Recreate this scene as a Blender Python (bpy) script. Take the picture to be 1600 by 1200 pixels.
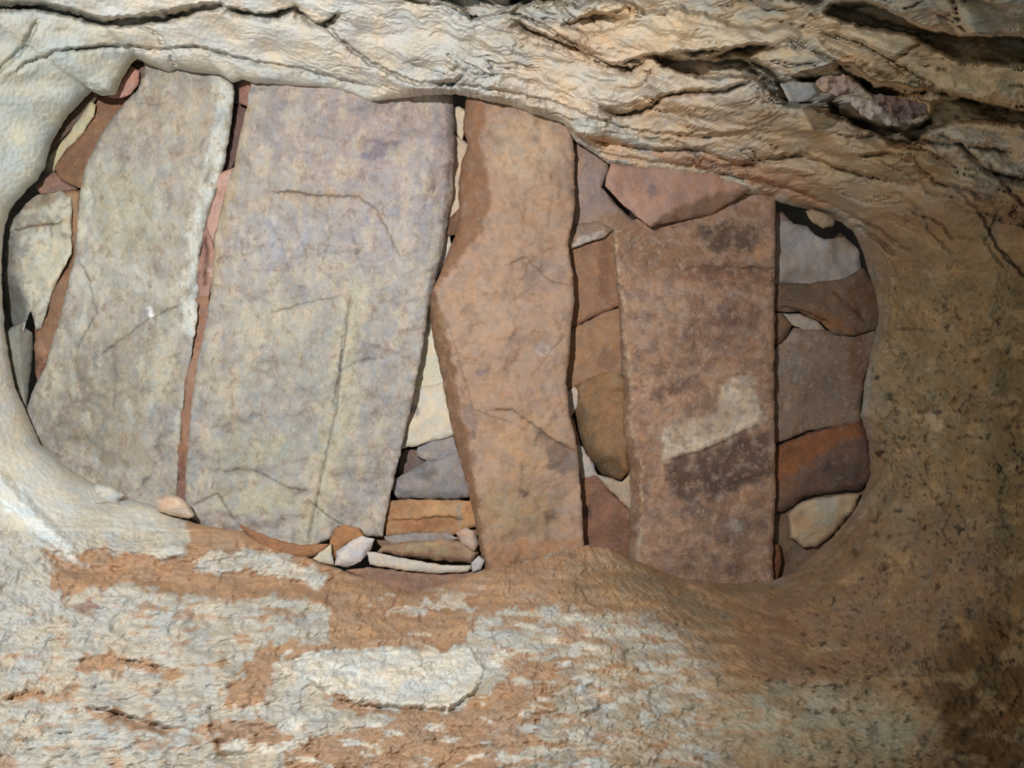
import bpy, math, random
import numpy as np
from mathutils import Vector
from mathutils.geometry import delaunay_2d_cdt

for o in list(bpy.data.objects): bpy.data.objects.remove(o)
SC = bpy.context.scene
COL = SC.collection

# ------------------------------------------------------------------ camera, world, lights
F = 1256.0            # focal length in photo pixels (1600 wide)
CX, CY = 800.0, 600.0
cam_d = bpy.data.cameras.new('camera'); cam = bpy.data.objects.new('camera', cam_d); COL.objects.link(cam)
cam_d.sensor_width = 36.0; cam_d.lens = 36.0 * F / 1600.0; cam_d.clip_start = 0.02
cam.location = (0, 0, 0); cam.rotation_euler = (math.pi, 0, 0)      # lying on its back: looks straight up the shaft
SC.camera = cam

w = bpy.data.worlds.new('world'); SC.world = w; w.use_nodes = True
w.node_tree.nodes['Background'].inputs['Color'].default_value = (0.68, 0.84, 0.84, 1)
w.node_tree.nodes['Background'].inputs['Strength'].default_value = 0.38

FLASH = (-0.40, -0.46, 0.0)
AIM = (-0.85, -0.02, 2.0)
ld = bpy.data.lights.new('camera_flash', 'SPOT'); lo = bpy.data.objects.new('camera_flash', ld); COL.objects.link(lo)
ld.energy = 162; ld.color = (1.0, 0.965, 0.93); ld.spot_size = math.radians(120); ld.spot_blend = 1.0; ld.shadow_soft_size = 0.022
lo.location = FLASH
lo.rotation_euler = (Vector(AIM) - Vector(FLASH)).to_track_quat('-Z', 'Y').to_euler()

vs = SC.view_settings
vs.view_transform = 'Standard'; vs.look = 'None'; vs.gamma = 1.0; vs.use_curve_mapping = False; vs.exposure = 0.0

# ------------------------------------------------------------------ numpy noise
def _h(ix, iy, seed):
    n = (ix.astype(np.int64) * 374761393 + iy.astype(np.int64) * 668265263 + seed * 144665) & 0x7fffffff
    n = ((n ^ (n >> 13)) * 1274126177) & 0x7fffffff
    return (n ^ (n >> 16)) & 0x7fffffff
def gn(x, y, seed=0):
    x = np.asarray(x, float); y = np.asarray(y, float)
    ix = np.floor(x); iy = np.floor(y); fx = x - ix; fy = y - iy
    u = fx*fx*fx*(fx*(fx*6-15)+10); v = fy*fy*fy*(fy*(fy*6-15)+10)
    def g(a, b):
        t = _h(ix + a, iy + b, seed) * (2*math.pi / 0x7fffffff)
        return np.cos(t)*(fx-a) + np.sin(t)*(fy-b)
    a = g(0,0); b = g(1,0); c = g(0,1); d = g(1,1)
    return ((a + u*(b-a)) + v*((c + u*(d-c)) - (a + u*(b-a)))) * 1.5
def fbm(x, y, seed=0, oct=4, gain=0.5):
    s = 0; a = 1.0; t = 0
    for k in range(oct):
        s = s + a*gn(x*2**k, y*2**k, seed+k*7); t += a; a *= gain
    return s / t * 1.4
def sst(a, b, x):
    t = np.clip((x-a)/(b-a), 0, 1); return t*t*(3-2*t)

def stair(n, levels, w=0.10):
    f = n*levels; b = np.floor(f); return (b + sst(0.5-w, 0.5+w, f-b))/levels
def seg_dist(px, py, pts, closed=False):
    """distance, signed side (+ = above/left of travel), fraction along the line"""
    n = len(pts); best = np.full(px.shape, 1e18); side = np.ones(px.shape); along = np.zeros(px.shape)
    cnt = n if closed else n-1
    L = [0.0]
    for i in range(cnt):
        a = pts[i]; b = pts[(i+1) % n]; L.append(L[-1] + math.hypot(b[0]-a[0], b[1]-a[1]))
    for i in range(cnt):
        ax, ay = pts[i]; bx, by = pts[(i+1) % n]
        dx, dy = bx-ax, by-ay; l2 = dx*dx+dy*dy+1e-9
        t = np.clip(((px-ax)*dx+(py-ay)*dy)/l2, 0, 1)
        ex = px-ax-t*dx; ey = py-ay-t*dy; d = ex*ex+ey*ey
        m = d < best
        best = np.where(m, d, best)
        cr = dx*(py-ay)-dy*(px-ax)
        side = np.where(m, np.where(cr < 0, 1.0, -1.0), side)
        along = np.where(m, (L[i]+t*(L[i+1]-L[i]))/L[-1], along)
    return np.sqrt(best), side, along
def inside(px, py, pts):
    r = np.zeros(px.shape, bool); n = len(pts)
    for i in range(n):
        ax, ay = pts[i]; bx, by = pts[(i+1) % n]
        if ay == by: continue
        c = ((ay > py) != (by > py)) & (px < (bx-ax)*(py-ay)/(by-ay)+ax)
        r ^= c
    return r
def sdf(px, py, pts):               # + inside
    d, _, _ = seg_dist(px, py, pts, True)
    return np.where(inside(px, py, pts), d, -d)
def boxed(px, py, pts, pad):
    xs = [p[0] for p in pts]; ys = [p[1] for p in pts]
    return (px > min(xs)-pad) & (px < max(xs)+pad) & (py > min(ys)-pad) & (py < max(ys)+pad)

SAT = 0.74
def lin(c):
    c = np.array(c, float)/255.0
    m = c.mean(); c = m + (c-m)*SAT
    return np.where(c <= 0.04045, c/12.92, ((c+0.055)/1.055)**2.4)

# ---- paint: natural colour of the rock (stains, mud, chalk), plus a painted flash glint, per vertex
def paint(px, py, base, ops, warp=7.0, seed=3):
    col = np.empty((len(px), 3)); col[:] = lin(base)
    wx = px + warp*fbm(px/22, py/22, seed, 3) * 1.6; wy = py + warp*fbm(px/22+40, py/22+9, seed+1, 3) * 1.6
    wx = wx + warp*0.35*fbm(px/6, py/6, seed+5, 2); wy = wy + warp*0.35*fbm(px/6+9, py/6, seed+6, 2)
    for op in ops:
        k = op[0]
        if k == 'b':                       # blob: cx cy rx ry ang colour alpha
            _, cx, cy, rx, ry, ang, c, al = op
            pad = max(rx, ry)*1.5+20
            m = (abs(px-cx) < pad) & (abs(py-cy) < pad)
            if not m.any(): continue
            a = math.radians(ang); dx = wx[m]-cx; dy = wy[m]-cy
            u = (dx*math.cos(a)+dy*math.sin(a))/rx; v = (-dx*math.sin(a)+dy*math.cos(a))/ry
            d = np.sqrt(u*u+v*v)
            t = al*sst(1.16, 0.62, d)
        elif k == 'p':                     # polygon: pts colour alpha soft
            _, pts, c, al, soft = op
            m = boxed(px, py, pts, soft*2+20)
            if not m.any(): continue
            t = al*sst(-soft, soft, sdf(wx[m], wy[m], pts))
        elif k == 'l':                     # line: pts width colour alpha
            _, pts, wd, c, al = op
            m = boxed(px, py, pts, wd*2+20)
            if not m.any(): continue
            d, _, s = seg_dist(wx[m], wy[m], pts)
            t = al*sst(1.0, 0.2, d/wd)
        elif k == 'n':                     # noise patches: scale x, scale y, threshold, colour, alpha, seed (mask poly)
            _, sx, sy, th, c, al, sd = op[:7]
            m = np.ones(px.shape, bool)
            n = fbm(px/sx, py/sy, sd, 5, 0.6)
            t = al*sst(th-0.08, th+0.12, n)
            if len(op) > 7: t = t*sst(-25, 25, sdf(wx, wy, op[7]))
        t = t[:, None]
        col[m] = col[m]*(1-t) + lin(c)*t
    return col

# ---- relief: real depth changes (metres along the line of the shaft)
def relief(px, py, ops, seed=11, wp=3.5):
    dz = np.zeros(px.shape)
    wx = px + wp*fbm(px/13, py/13, seed, 3); wy = py + wp*fbm(px/13+50, py/13, seed+5, 3)
    for op in ops:
        k = op[0]
        if k == 'c':                       # crack: pts width depth
            _, pts, wd, dep = op
            m = boxed(px, py, pts, wd*3+12)
            if not m.any(): continue
            d, _, s = seg_dist(wx[m], wy[m], pts)
            f = sst(0, 0.08, s)*sst(1, 0.92, s)
            dz[m] += dep*np.exp(-(d/wd)**2)*(0.35+0.65*f)
        elif k == 's':                     # step: above the line proud by A fading over L1, below it recessed by B fading over L2
            _, pts, A, L1, B, L2 = op
            m = boxed(px, py, pts, max(L1, L2)*3.5)
            if not m.any(): continue
            d, sd, s = seg_dist(wx[m], wy[m], pts)
            f = sst(0, 0.12, s)*sst(1, 0.88, s)
            j = 0.75 + 0.5*fbm(wx[m]/60, wy[m]/60, 77, 2)
            up = -A*np.exp(-(d/L1)**1.4); dn = B*np.exp(-(d/L2)**1.6)
            mixv = sst(-2.2, 2.2, d*sd)
            dz[m] += f*j*(up*mixv + dn*(1-mixv))
        elif k == 'f':                     # facet: inside polygon, depth grows with distance from a ridge line
            _, pts, ridge, slope = op
            m = boxed(px, py, pts, 4)
            if not m.any(): continue
            ins = inside(px[m], py[m], pts)
            d, _, s = seg_dist(px[m], py[m], ridge)
            dz[m] += np.where(ins, d*slope, 0)
        elif k == 'r':                     # raised (-) or sunk (+) polygon: pts amount soft
            _, pts, amt, soft = op
            m = boxed(px, py, pts, soft*2+10)
            if not m.any(): continue
            dz[m] += amt*sst(-soft, soft, sdf(wx[m], wy[m], pts))
    return dz

# ------------------------------------------------------------------ materials
def rock_mat(name, mott=9.0, mott_amt=0.35, spot=(0.05,0.04,0.035), spot_scale=14.0, spot_amt=0.0, spot_th=0.60,
             bump=0.4, bump_scale=60.0, bump2=0.25, rough=0.82, stretch=(1,1,1), light=(0.75,0.72,0.66), light_amt=0.0):
    m = bpy.data.materials.new(name); m.use_nodes = True
    N = m.node_tree.nodes; K = m.node_tree.links
    bs = N['Principled BSDF']; bs.inputs['Roughness'].default_value = rough
    bs.inputs['Specular IOR Level'].default_value = 0.32
    tc = N.new('ShaderNodeTexCoord'); mp = N.new('ShaderNodeMapping'); mp.inputs['Scale'].default_value = stretch
    K.new(tc.outputs['Object'], mp.inputs['Vector'])
    at = N.new('ShaderNodeAttribute'); at.attribute_name = 'Col'
    def noise(scale, det=6, ro=0.6, dist=0.0):
        n = N.new('ShaderNodeTexNoise'); n.inputs['Scale'].default_value = scale; n.inputs['Detail'].default_value = det
        n.inputs['Roughness'].default_value = ro; n.inputs['Distortion'].default_value = dist
        K.new(mp.outputs['Vector'], n.inputs['Vector']); return n
    def mrange(src, a, b, c, d):
        r = N.new('ShaderNodeMapRange'); r.inputs['From Min'].default_value = a; r.inputs['From Max'].default_value = b
        r.inputs['To Min'].default_value = c; r.inputs['To Max'].default_value = d; K.new(src, r.inputs['Value']); return r.outputs['Result']
    def mix(fac, a, b, mode='MIX'):
        x = N.new('ShaderNodeMix'); x.data_type = 'RGBA'; x.blend_type = mode
        if isinstance(fac, float): x.inputs['Factor'].default_value = fac
        else: K.new(fac, x.inputs['Factor'])
        for s, v in ((6, a), (7, b)):
            if isinstance(v, tuple): x.inputs[s].default_value = (*v, 1)
            else: K.new(v, x.inputs[s])
        return x.outputs[2]
    n1 = noise(mott, 8, 0.68, 0.6); n2 = noise(mott*6.3, 6, 0.7)
    v = N.new('ShaderNodeMath'); v.operation = 'MULTIPLY'
    K.new(mrange(n1.outputs['Fac'], 0.3, 0.7, 1-mott_amt, 1+mott_amt), v.inputs[0])
    K.new(mrange(n2.outputs['Fac'], 0.3, 0.7, 1-mott_amt*0.7, 1+mott_amt*0.7), v.inputs[1])
    cc = N.new('ShaderNodeVectorMath'); cc.operation = 'SCALE'; K.new(at.outputs['Color'], cc.inputs[0]); K.new(v.outputs[0], cc.inputs['Scale'])
    col = cc.outputs[0]
    # slight hue drift: iron against grey
    n3 = noise(mott*1.7, 5, 0.6, 0.4)
    tint = N.new('ShaderNodeValToRGB'); K.new(n3.outputs['Fac'], tint.inputs['Fac'])
    tint.color_ramp.elements[0].position = 0.35; tint.color_ramp.elements[0].color = (0.90, 0.98, 1.08, 1)
    tint.color_ramp.elements[1].position = 0.65; tint.color_ramp.elements[1].color = (1.09, 1.0, 0.88, 1)
    col = mix(1.0, col, tint.outputs['Color'], 'MULTIPLY')
    if spot_amt > 0:
        n4 = noise(spot_scale, 7, 0.72, 0.3)
        col = mix(mrange(n4.outputs['Fac'], spot_th, spot_th+0.08, 0.0, spot_amt), col, spot)
    if light_amt > 0:
        n5 = noise(spot_scale*1.6, 7, 0.75, 0.2)
        col = mix(mrange(n5.outputs['Fac'], 0.55, 0.63, 0.0, light_amt), col, light)
    K.new(col, bs.inputs['Base Color'])
    b1 = N.new('ShaderNodeBump'); b1.inputs['Strength'].default_value = bump; b1.inputs['Distance'].default_value = 0.006
    K.new(noise(bump_scale, 8, 0.65).outputs['Fac'], b1.inputs['Height'])
    b2 = N.new('ShaderNodeBump'); b2.inputs['Strength'].default_value = bump2; b2.inputs['Distance'].default_value = 0.02
    K.new(noise(bump_scale*0.2, 6, 0.6, 0.8).outputs['Fac'], b2.inputs['Height'])
    K.new(b1.outputs['Normal'], b2.inputs['Normal'])
    K.new(b2.outputs['Normal'], bs.inputs['Normal'])
    return m

M_WALL  = rock_mat('chalk_and_mud_rock', 9, 0.10, (0.10,0.08,0.06), 20, 0.30, 0.64, 0.30, 70, 0.16, 0.9)
M_ROUGH = rock_mat('crumbly_chalk', 12, 0.13, (0.24,0.18,0.12), 26, 0.40, 0.62, 0.75, 120, 0.20, 0.93)
M_EAST  = rock_mat('speckled_brown_rock', 12, 0.22, (0.035,0.026,0.02), 20, 0.75, 0.60, 0.6, 75, 0.35, 0.9)
M_GREY  = rock_mat('grey_slab_stone', 19, 0.17, (0.16,0.15,0.17), 32, 0.50, 0.555, 0.5, 110, 0.30, 0.62, stretch=(1.25,.8,1), light=(0.58,0.54,0.47), light_amt=0.35)
M_TAN   = rock_mat('tan_slab_stone', 16, 0.13, (0.13,0.10,0.10), 26, 0.50, 0.61, 0.45, 110, 0.25, 0.75, light=(0.50,0.40,0.30), light_amt=0.22)
M_RED   = rock_mat('red_brown_slab_stone', 18, 0.20, (0.10,0.06,0.055), 34, 0.45, 0.575, 0.7, 120, 0.3, 0.85, light=(0.55,0.40,0.31), light_amt=0.45)
M_RUB   = rock_mat('rubble_stone', 18, 0.22, (0.09,0.065,0.055), 28, 0.45, 0.60, 0.5, 100, 0.35, 0.85, light=(0.42,0.34,0.27), light_amt=0.25)
M_PALE  = rock_mat('pale_stone', 18, 0.12, (0.22,0.19,0.17), 30, 0.45, 0.61, 0.5, 100, 0.3, 0.85)
M_EARTH = rock_mat('dark_earth', 12, 0.3, bump=0.9)

# ------------------------------------------------------------------ mesh helpers
def world(px, py, z):
    return np.stack([(px-CX)/F*z, (py-CY)/F*z, z], 1)
def mesh_obj(name, verts, faces, cols, mat, origin=(0,0,0), normals=None, mat_index=None):
    me = bpy.data.meshes.new(name)
    v = np.asarray(verts) - np.array(origin)
    me.from_pydata(v.tolist(), [], faces)
    me.materials.append(mat) if not isinstance(mat, (list, tuple)) else [me.materials.append(q) for q in mat]
    me.polygons.foreach_set('use_smooth', [True]*len(me.polygons))
    a = me.attributes.new('Col', 'FLOAT_COLOR', 'POINT')
    c4 = np.ones((len(v), 4), np.float32); c4[:, :3] = cols
    a.data.foreach_set('color', c4.ravel())
    if mat_index is not None: me.polygons.foreach_set('material_index', mat_index)
    me.update()
    if normals is not None: me.normals_split_custom_set_from_vertices(normals.tolist())
    o = bpy.data.objects.new(name, me); o.location = origin; COL.objects.link(o)
    return o

rng = np.random.default_rng(5)
def resample(pts, step, rough=0.0, seed=0):
    out = []
    n = len(pts)
    for i in range(n):
        ax, ay = pts[i]; bx, by = pts[(i+1) % n]
        L = math.hypot(bx-ax, by-ay); k = max(1, int(round(L/step)))
        for j in range(k):
            t = j/k; out.append((ax+(bx-ax)*t, ay+(by-ay)*t))
    p = np.array(out)
    if rough > 0:
        p[:, 0] += rough*fbm(p[:, 0]/19, p[:, 1]/19, seed+31, 4, .6); p[:, 1] += rough*fbm(p[:, 0]/19+70, p[:, 1]/19, seed+37, 4, .6)
    return p

def jitter_line(pts, seed, amp=3.0, step=6.0):
    out = []
    for (ax, ay), (bx, by) in zip(pts[:-1], pts[1:]):
        k = max(1, int(round(math.hypot(bx-ax, by-ay)/step)))
        out += [(ax+(bx-ax)*j/k, ay+(by-ay)*j/k) for j in range(k)]
    out.append(pts[-1])
    q = np.array(out, float)
    q = q + amp*np.stack([fbm(q[:, 0]/9, q[:, 1]/9, seed, 3), fbm(q[:, 0]/9+33, q[:, 1]/9, seed+1, 3)], 1)
    return [tuple(v) for v in q]
def line_points(pts, offs, step=2.6):
    out = []
    for (ax, ay), (bx, by) in zip(pts[:-1], pts[1:]):
        L = math.hypot(bx-ax, by-ay)+1e-9; k = max(1, int(round(L/step))); nx, ny = -(by-ay)/L, (bx-ax)/L
        for j in range(k):
            for o in offs: out.append((ax+(bx-ax)*j/k+nx*o, ay+(by-ay)*j/k+ny*o))
    return out

def stone(name, label, cat, pts, z, base, mat, thick=0.10, tilt=(0,0), ops=(), rel=(), step=4.5, rough=2.0, rnd=5.0, rnd_amt=0.008,
          und=0.006, und_s=70.0, flake=None, seed=None, group=None, fine=0.0012):
    """one stone: an irregular outline, an undulating face with broken edges, sides and a back"""
    seed = seed if seed is not None else abs(hash(label)) % 997 if False else sum(map(ord, label)) % 997
    area_w = max(p[0] for p in pts)-min(p[0] for p in pts); area_h = max(p[1] for p in pts)-min(p[1] for p in pts)
    small = min(area_w, area_h)
    if small < 60: step = min(step, 3.2); rnd = min(rnd, small*0.22)
    b = resample(pts, step, rough if small > 25 else rough*0.5, seed)
    bx0, by0 = b.min(0); bx1, by1 = b.max(0)
    gx, gy = np.meshgrid(np.arange(bx0, bx1, step), np.arange(by0, by1, step))
    gx = gx.ravel() + rng.uniform(-.35, .35, gx.size)*step; gy = gy.ravel() + rng.uniform(-.35, .35, gy.size)*step
    bl = [tuple(q) for q in b]
    sd = sdf(gx, gy, bl); k = sd > step*0.55
    ip = np.stack([gx[k], gy[k]], 1)
    rel = [((r[0], jitter_line(r[1], seed+3*i_)) + tuple(r[2:])) if r[0] in 'cs' else r for i_, r in enumerate(rel)]
    lp = []
    for r in rel:
        if r[0] == 'c': lp += line_points(r[1], (-r[2]*1.1, 0, r[2]*1.1))
        elif r[0] == 's': lp += line_points(r[1], (-2.0, 0, 2.0))
        elif r[0] == 'f': lp += line_points(r[2], (0,), 3.5)
    if lp:
        lp = np.array(lp); kp = sdf(lp[:, 0], lp[:, 1], bl) > 2.0; lp = lp[kp]
        if len(lp):
            near = np.zeros(len(ip), bool)
            for c0 in range(0, len(lp), 400):
                q = lp[c0:c0+400]
                near |= (((ip[:, None, :]-q[None])**2).sum(2) < 3.2).any(1)
            ip = np.vstack([ip[~near], lp])
    allp = np.vstack([b, ip]); nb = len(b)
    vv, ee, ff, ov, oe, of = delaunay_2d_cdt([Vector(q) for q in allp], [], [list(range(nb))], 1, 1e-4)
    P = np.array([tuple(q) for q in vv])
    px, py = P[:, 0], P[:, 1]
    d, _, _ = seg_dist(px, py, bl, True)
    cx, cy = px.mean(), py.mean()
    zz = np.full(len(P), float(z)) + tilt[0]*(px-cx) + tilt[1]*(py-cy)
    e = np.clip(1-d/rnd, 0, 1); zz += rnd_amt*(e*e)*(0.7+0.6*fbm(px/25, py/25, seed+3, 2))
    zz += und*fbm(px/und_s, py/und_s, seed, 3) + fine*fbm(px/9, py/9, seed+8, 3)
    if flake:
        fx, fy, fa, fl = flake
        zz += fa*stair(fbm(px/fx+0.3*fbm(px/40, py/40, seed+2, 3), py/fy, seed+4, 4, .55), fl, .07)
    zz += relief(px, py, rel, seed, 0.0)
    col = paint(px, py, base, list(ops), warp=6.0, seed=seed)
    for r in rel:                      # darkened base colour along the cracks and the flaked edges
        if r[0] in 'cs' and (r[0] == 's' or r[3] > 0):
            d_, _, s_ = seg_dist(px, py, r[1]); wd_ = r[2]*1.2 if r[0] == 'c' else 2.6
            t_ = ((.62*min(1.0, r[3]/.008) if r[0] == 'c' else .42)*sst(1.0, 0.1, d_/wd_)*(0.4+0.6*sst(0, .1, s_)*sst(1, .9, s_)))[:, None]
            col = col*(1-t_) + lin(base)*0.22*t_
    V = world(px, py, zz)
    faces = [list(f) for f in ff]
    # orient towards the camera (normal -Z): image coordinates x,y map to +X,+Y, so a clockwise ring is wanted
    def area(f):
        s = 0
        for i in range(len(f)):
            a_, b_ = P[f[i]], P[f[(i+1) % len(f)]]; s += a_[0]*b_[1]-b_[0]*a_[1]
        return s
    faces = [f if area(f) < 0 else f[::-1] for f in faces]
    # boundary loop
    em = {}
    for f in faces:
        for i in range(len(f)):
            a_, b_ = f[i], f[(i+1) % len(f)]
            if (b_, a_) in em: del em[(b_, a_)]
            else: em[(a_, b_)] = 1
    nxt = {a_: b_ for a_, b_ in em}
    n0 = len(P)
    ring = list(nxt.keys()); idx1 = {}; extra = []; ecol = []
    for q in ring:
        for lev, (sh, dz) in enumerate(((0.993, 0.35), (0.965, 1.0))):
            qx = cx+(px[q]-cx)*sh; qy = cy+(py[q]-cy)*sh
            jit = 0.004*math.sin(q*1.7+lev)
            zq = zz[q]+thick*dz+jit
            extra.append(((qx-CX)/F*zq, (qy-CY)/F*zq, zq)); ecol.append(col[q]*0.95)
        idx1[q] = n0+len(extra)-2
    for a_, b_ in em:
        faces.append([b_, a_, idx1[a_], idx1[b_]])
        faces.append([idx1[b_], idx1[a_], idx1[a_]+1, idx1[b_]+1])
    # back cap
    zc = z+thick*1.08; extra.append(((cx-CX)/F*zc, (cy-CY)/F*zc, zc)); ecol.append(lin(base)); ci = n0+len(extra)-1
    for a_, b_ in em: faces.append([idx1[b_]+1, idx1[a_]+1, ci])
    V = np.vstack([V, np.array(extra)]); C = np.vstack([col, np.array(ecol)])
    org = ((cx-CX)/F*z, (cy-CY)/F*z, z)
    o = mesh_obj(name, V, faces, C, mat, org)
    o['label'] = label; o['category'] = cat
    if group: o['group'] = group
    return o

# ------------------------------------------------------------------ the setting: rock-cut shaft wall round the slabs
LIP = [(8,350),(20,320),(58,282),(70,262),(80,225),(108,178),(145,142),(158,150),(180,148),(192,122),(205,100),(216,91),(228,100),(262,112),(277,108),(300,113),
 (345,117),(362,129),(380,125),(397,130),(460,134),(530,140),(560,152),(578,160),(600,156),(640,152),(715,148),(760,158),(830,178),(880,193),(900,222),(925,238),(950,256),(1000,272),(1060,277),(1120,290),(1165,303),
 (1205,307),(1215,316),(1240,322),(1258,326),(1310,345),(1332,360),(1345,385),(1355,420),(1368,460),(1373,500),(1364,530),(1359,560),(1350,600),(1345,650),(1357,690),(1359,745),(1340,790),(1300,840),
 (1240,892),(1206,907),(1150,912),(1060,902),(1010,882),(950,855),(915,851),(860,864),(780,882),(740,893),(700,908),(640,925),(600,908),(520,884),(480,870),
 (430,856),(380,830),(300,816),(250,792),(190,775),(120,741),(62,692),(42,645),(24,605),(12,545),(5,480),(3,400)]
la = np.array([math.atan2(y-CY, x-CX) for x, y in LIP]); lr = np.array([math.hypot(x-CX, y-CY) for x, y in LIP])
od = np.argsort(la); la = la[od]; lr = lr[od]
NT, NR = 1900, 175
th = np.linspace(-math.pi, math.pi, NT, endpoint=False)
rl = np.interp(th, np.r_[la[-1]-2*math.pi, la, la[0]+2*math.pi], np.r_[lr[-1], lr, lr[0]])
ct, st_ = np.cos(th), np.sin(th)
kern = np.exp(-0.5*(np.arange(-200, 201)/62.0)**2); kern /= kern.sum()
rs = np.convolve(np.r_[rl[-200:], rl, rl[:200]], kern, 'valid')          # smooth radius: sets the depth, so lip notches do not run down the wall
rl = rl + 1.6*fbm(ct*60, st_*60, 5, 3)
fr = np.minimum(800/np.maximum(abs(ct), 1e-6), 600/np.maximum(abs(st_), 1e-6))
rmax = np.maximum(fr*1.10, rl*1.28)
g = np.linspace(0, 1, NR)
R = rl[None, :] + (rmax-rl)[None, :]*g[:, None]
PX = CX + R*ct[None, :]; PY = CY + R*st_[None, :]
kk = 0.50 + 0.27*sst(0.35, 0.95, ct)          # the east end stands steeper than the flared sides
kk = kk[None, :]
Zb = 1.935*(rs[None, :]/(R + (rs-rl)[None, :]*np.exp(-(R-rl[None, :])/60.0)))**kk + 0.030*np.exp(-(R-rl[None, :])/7.0)

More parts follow.
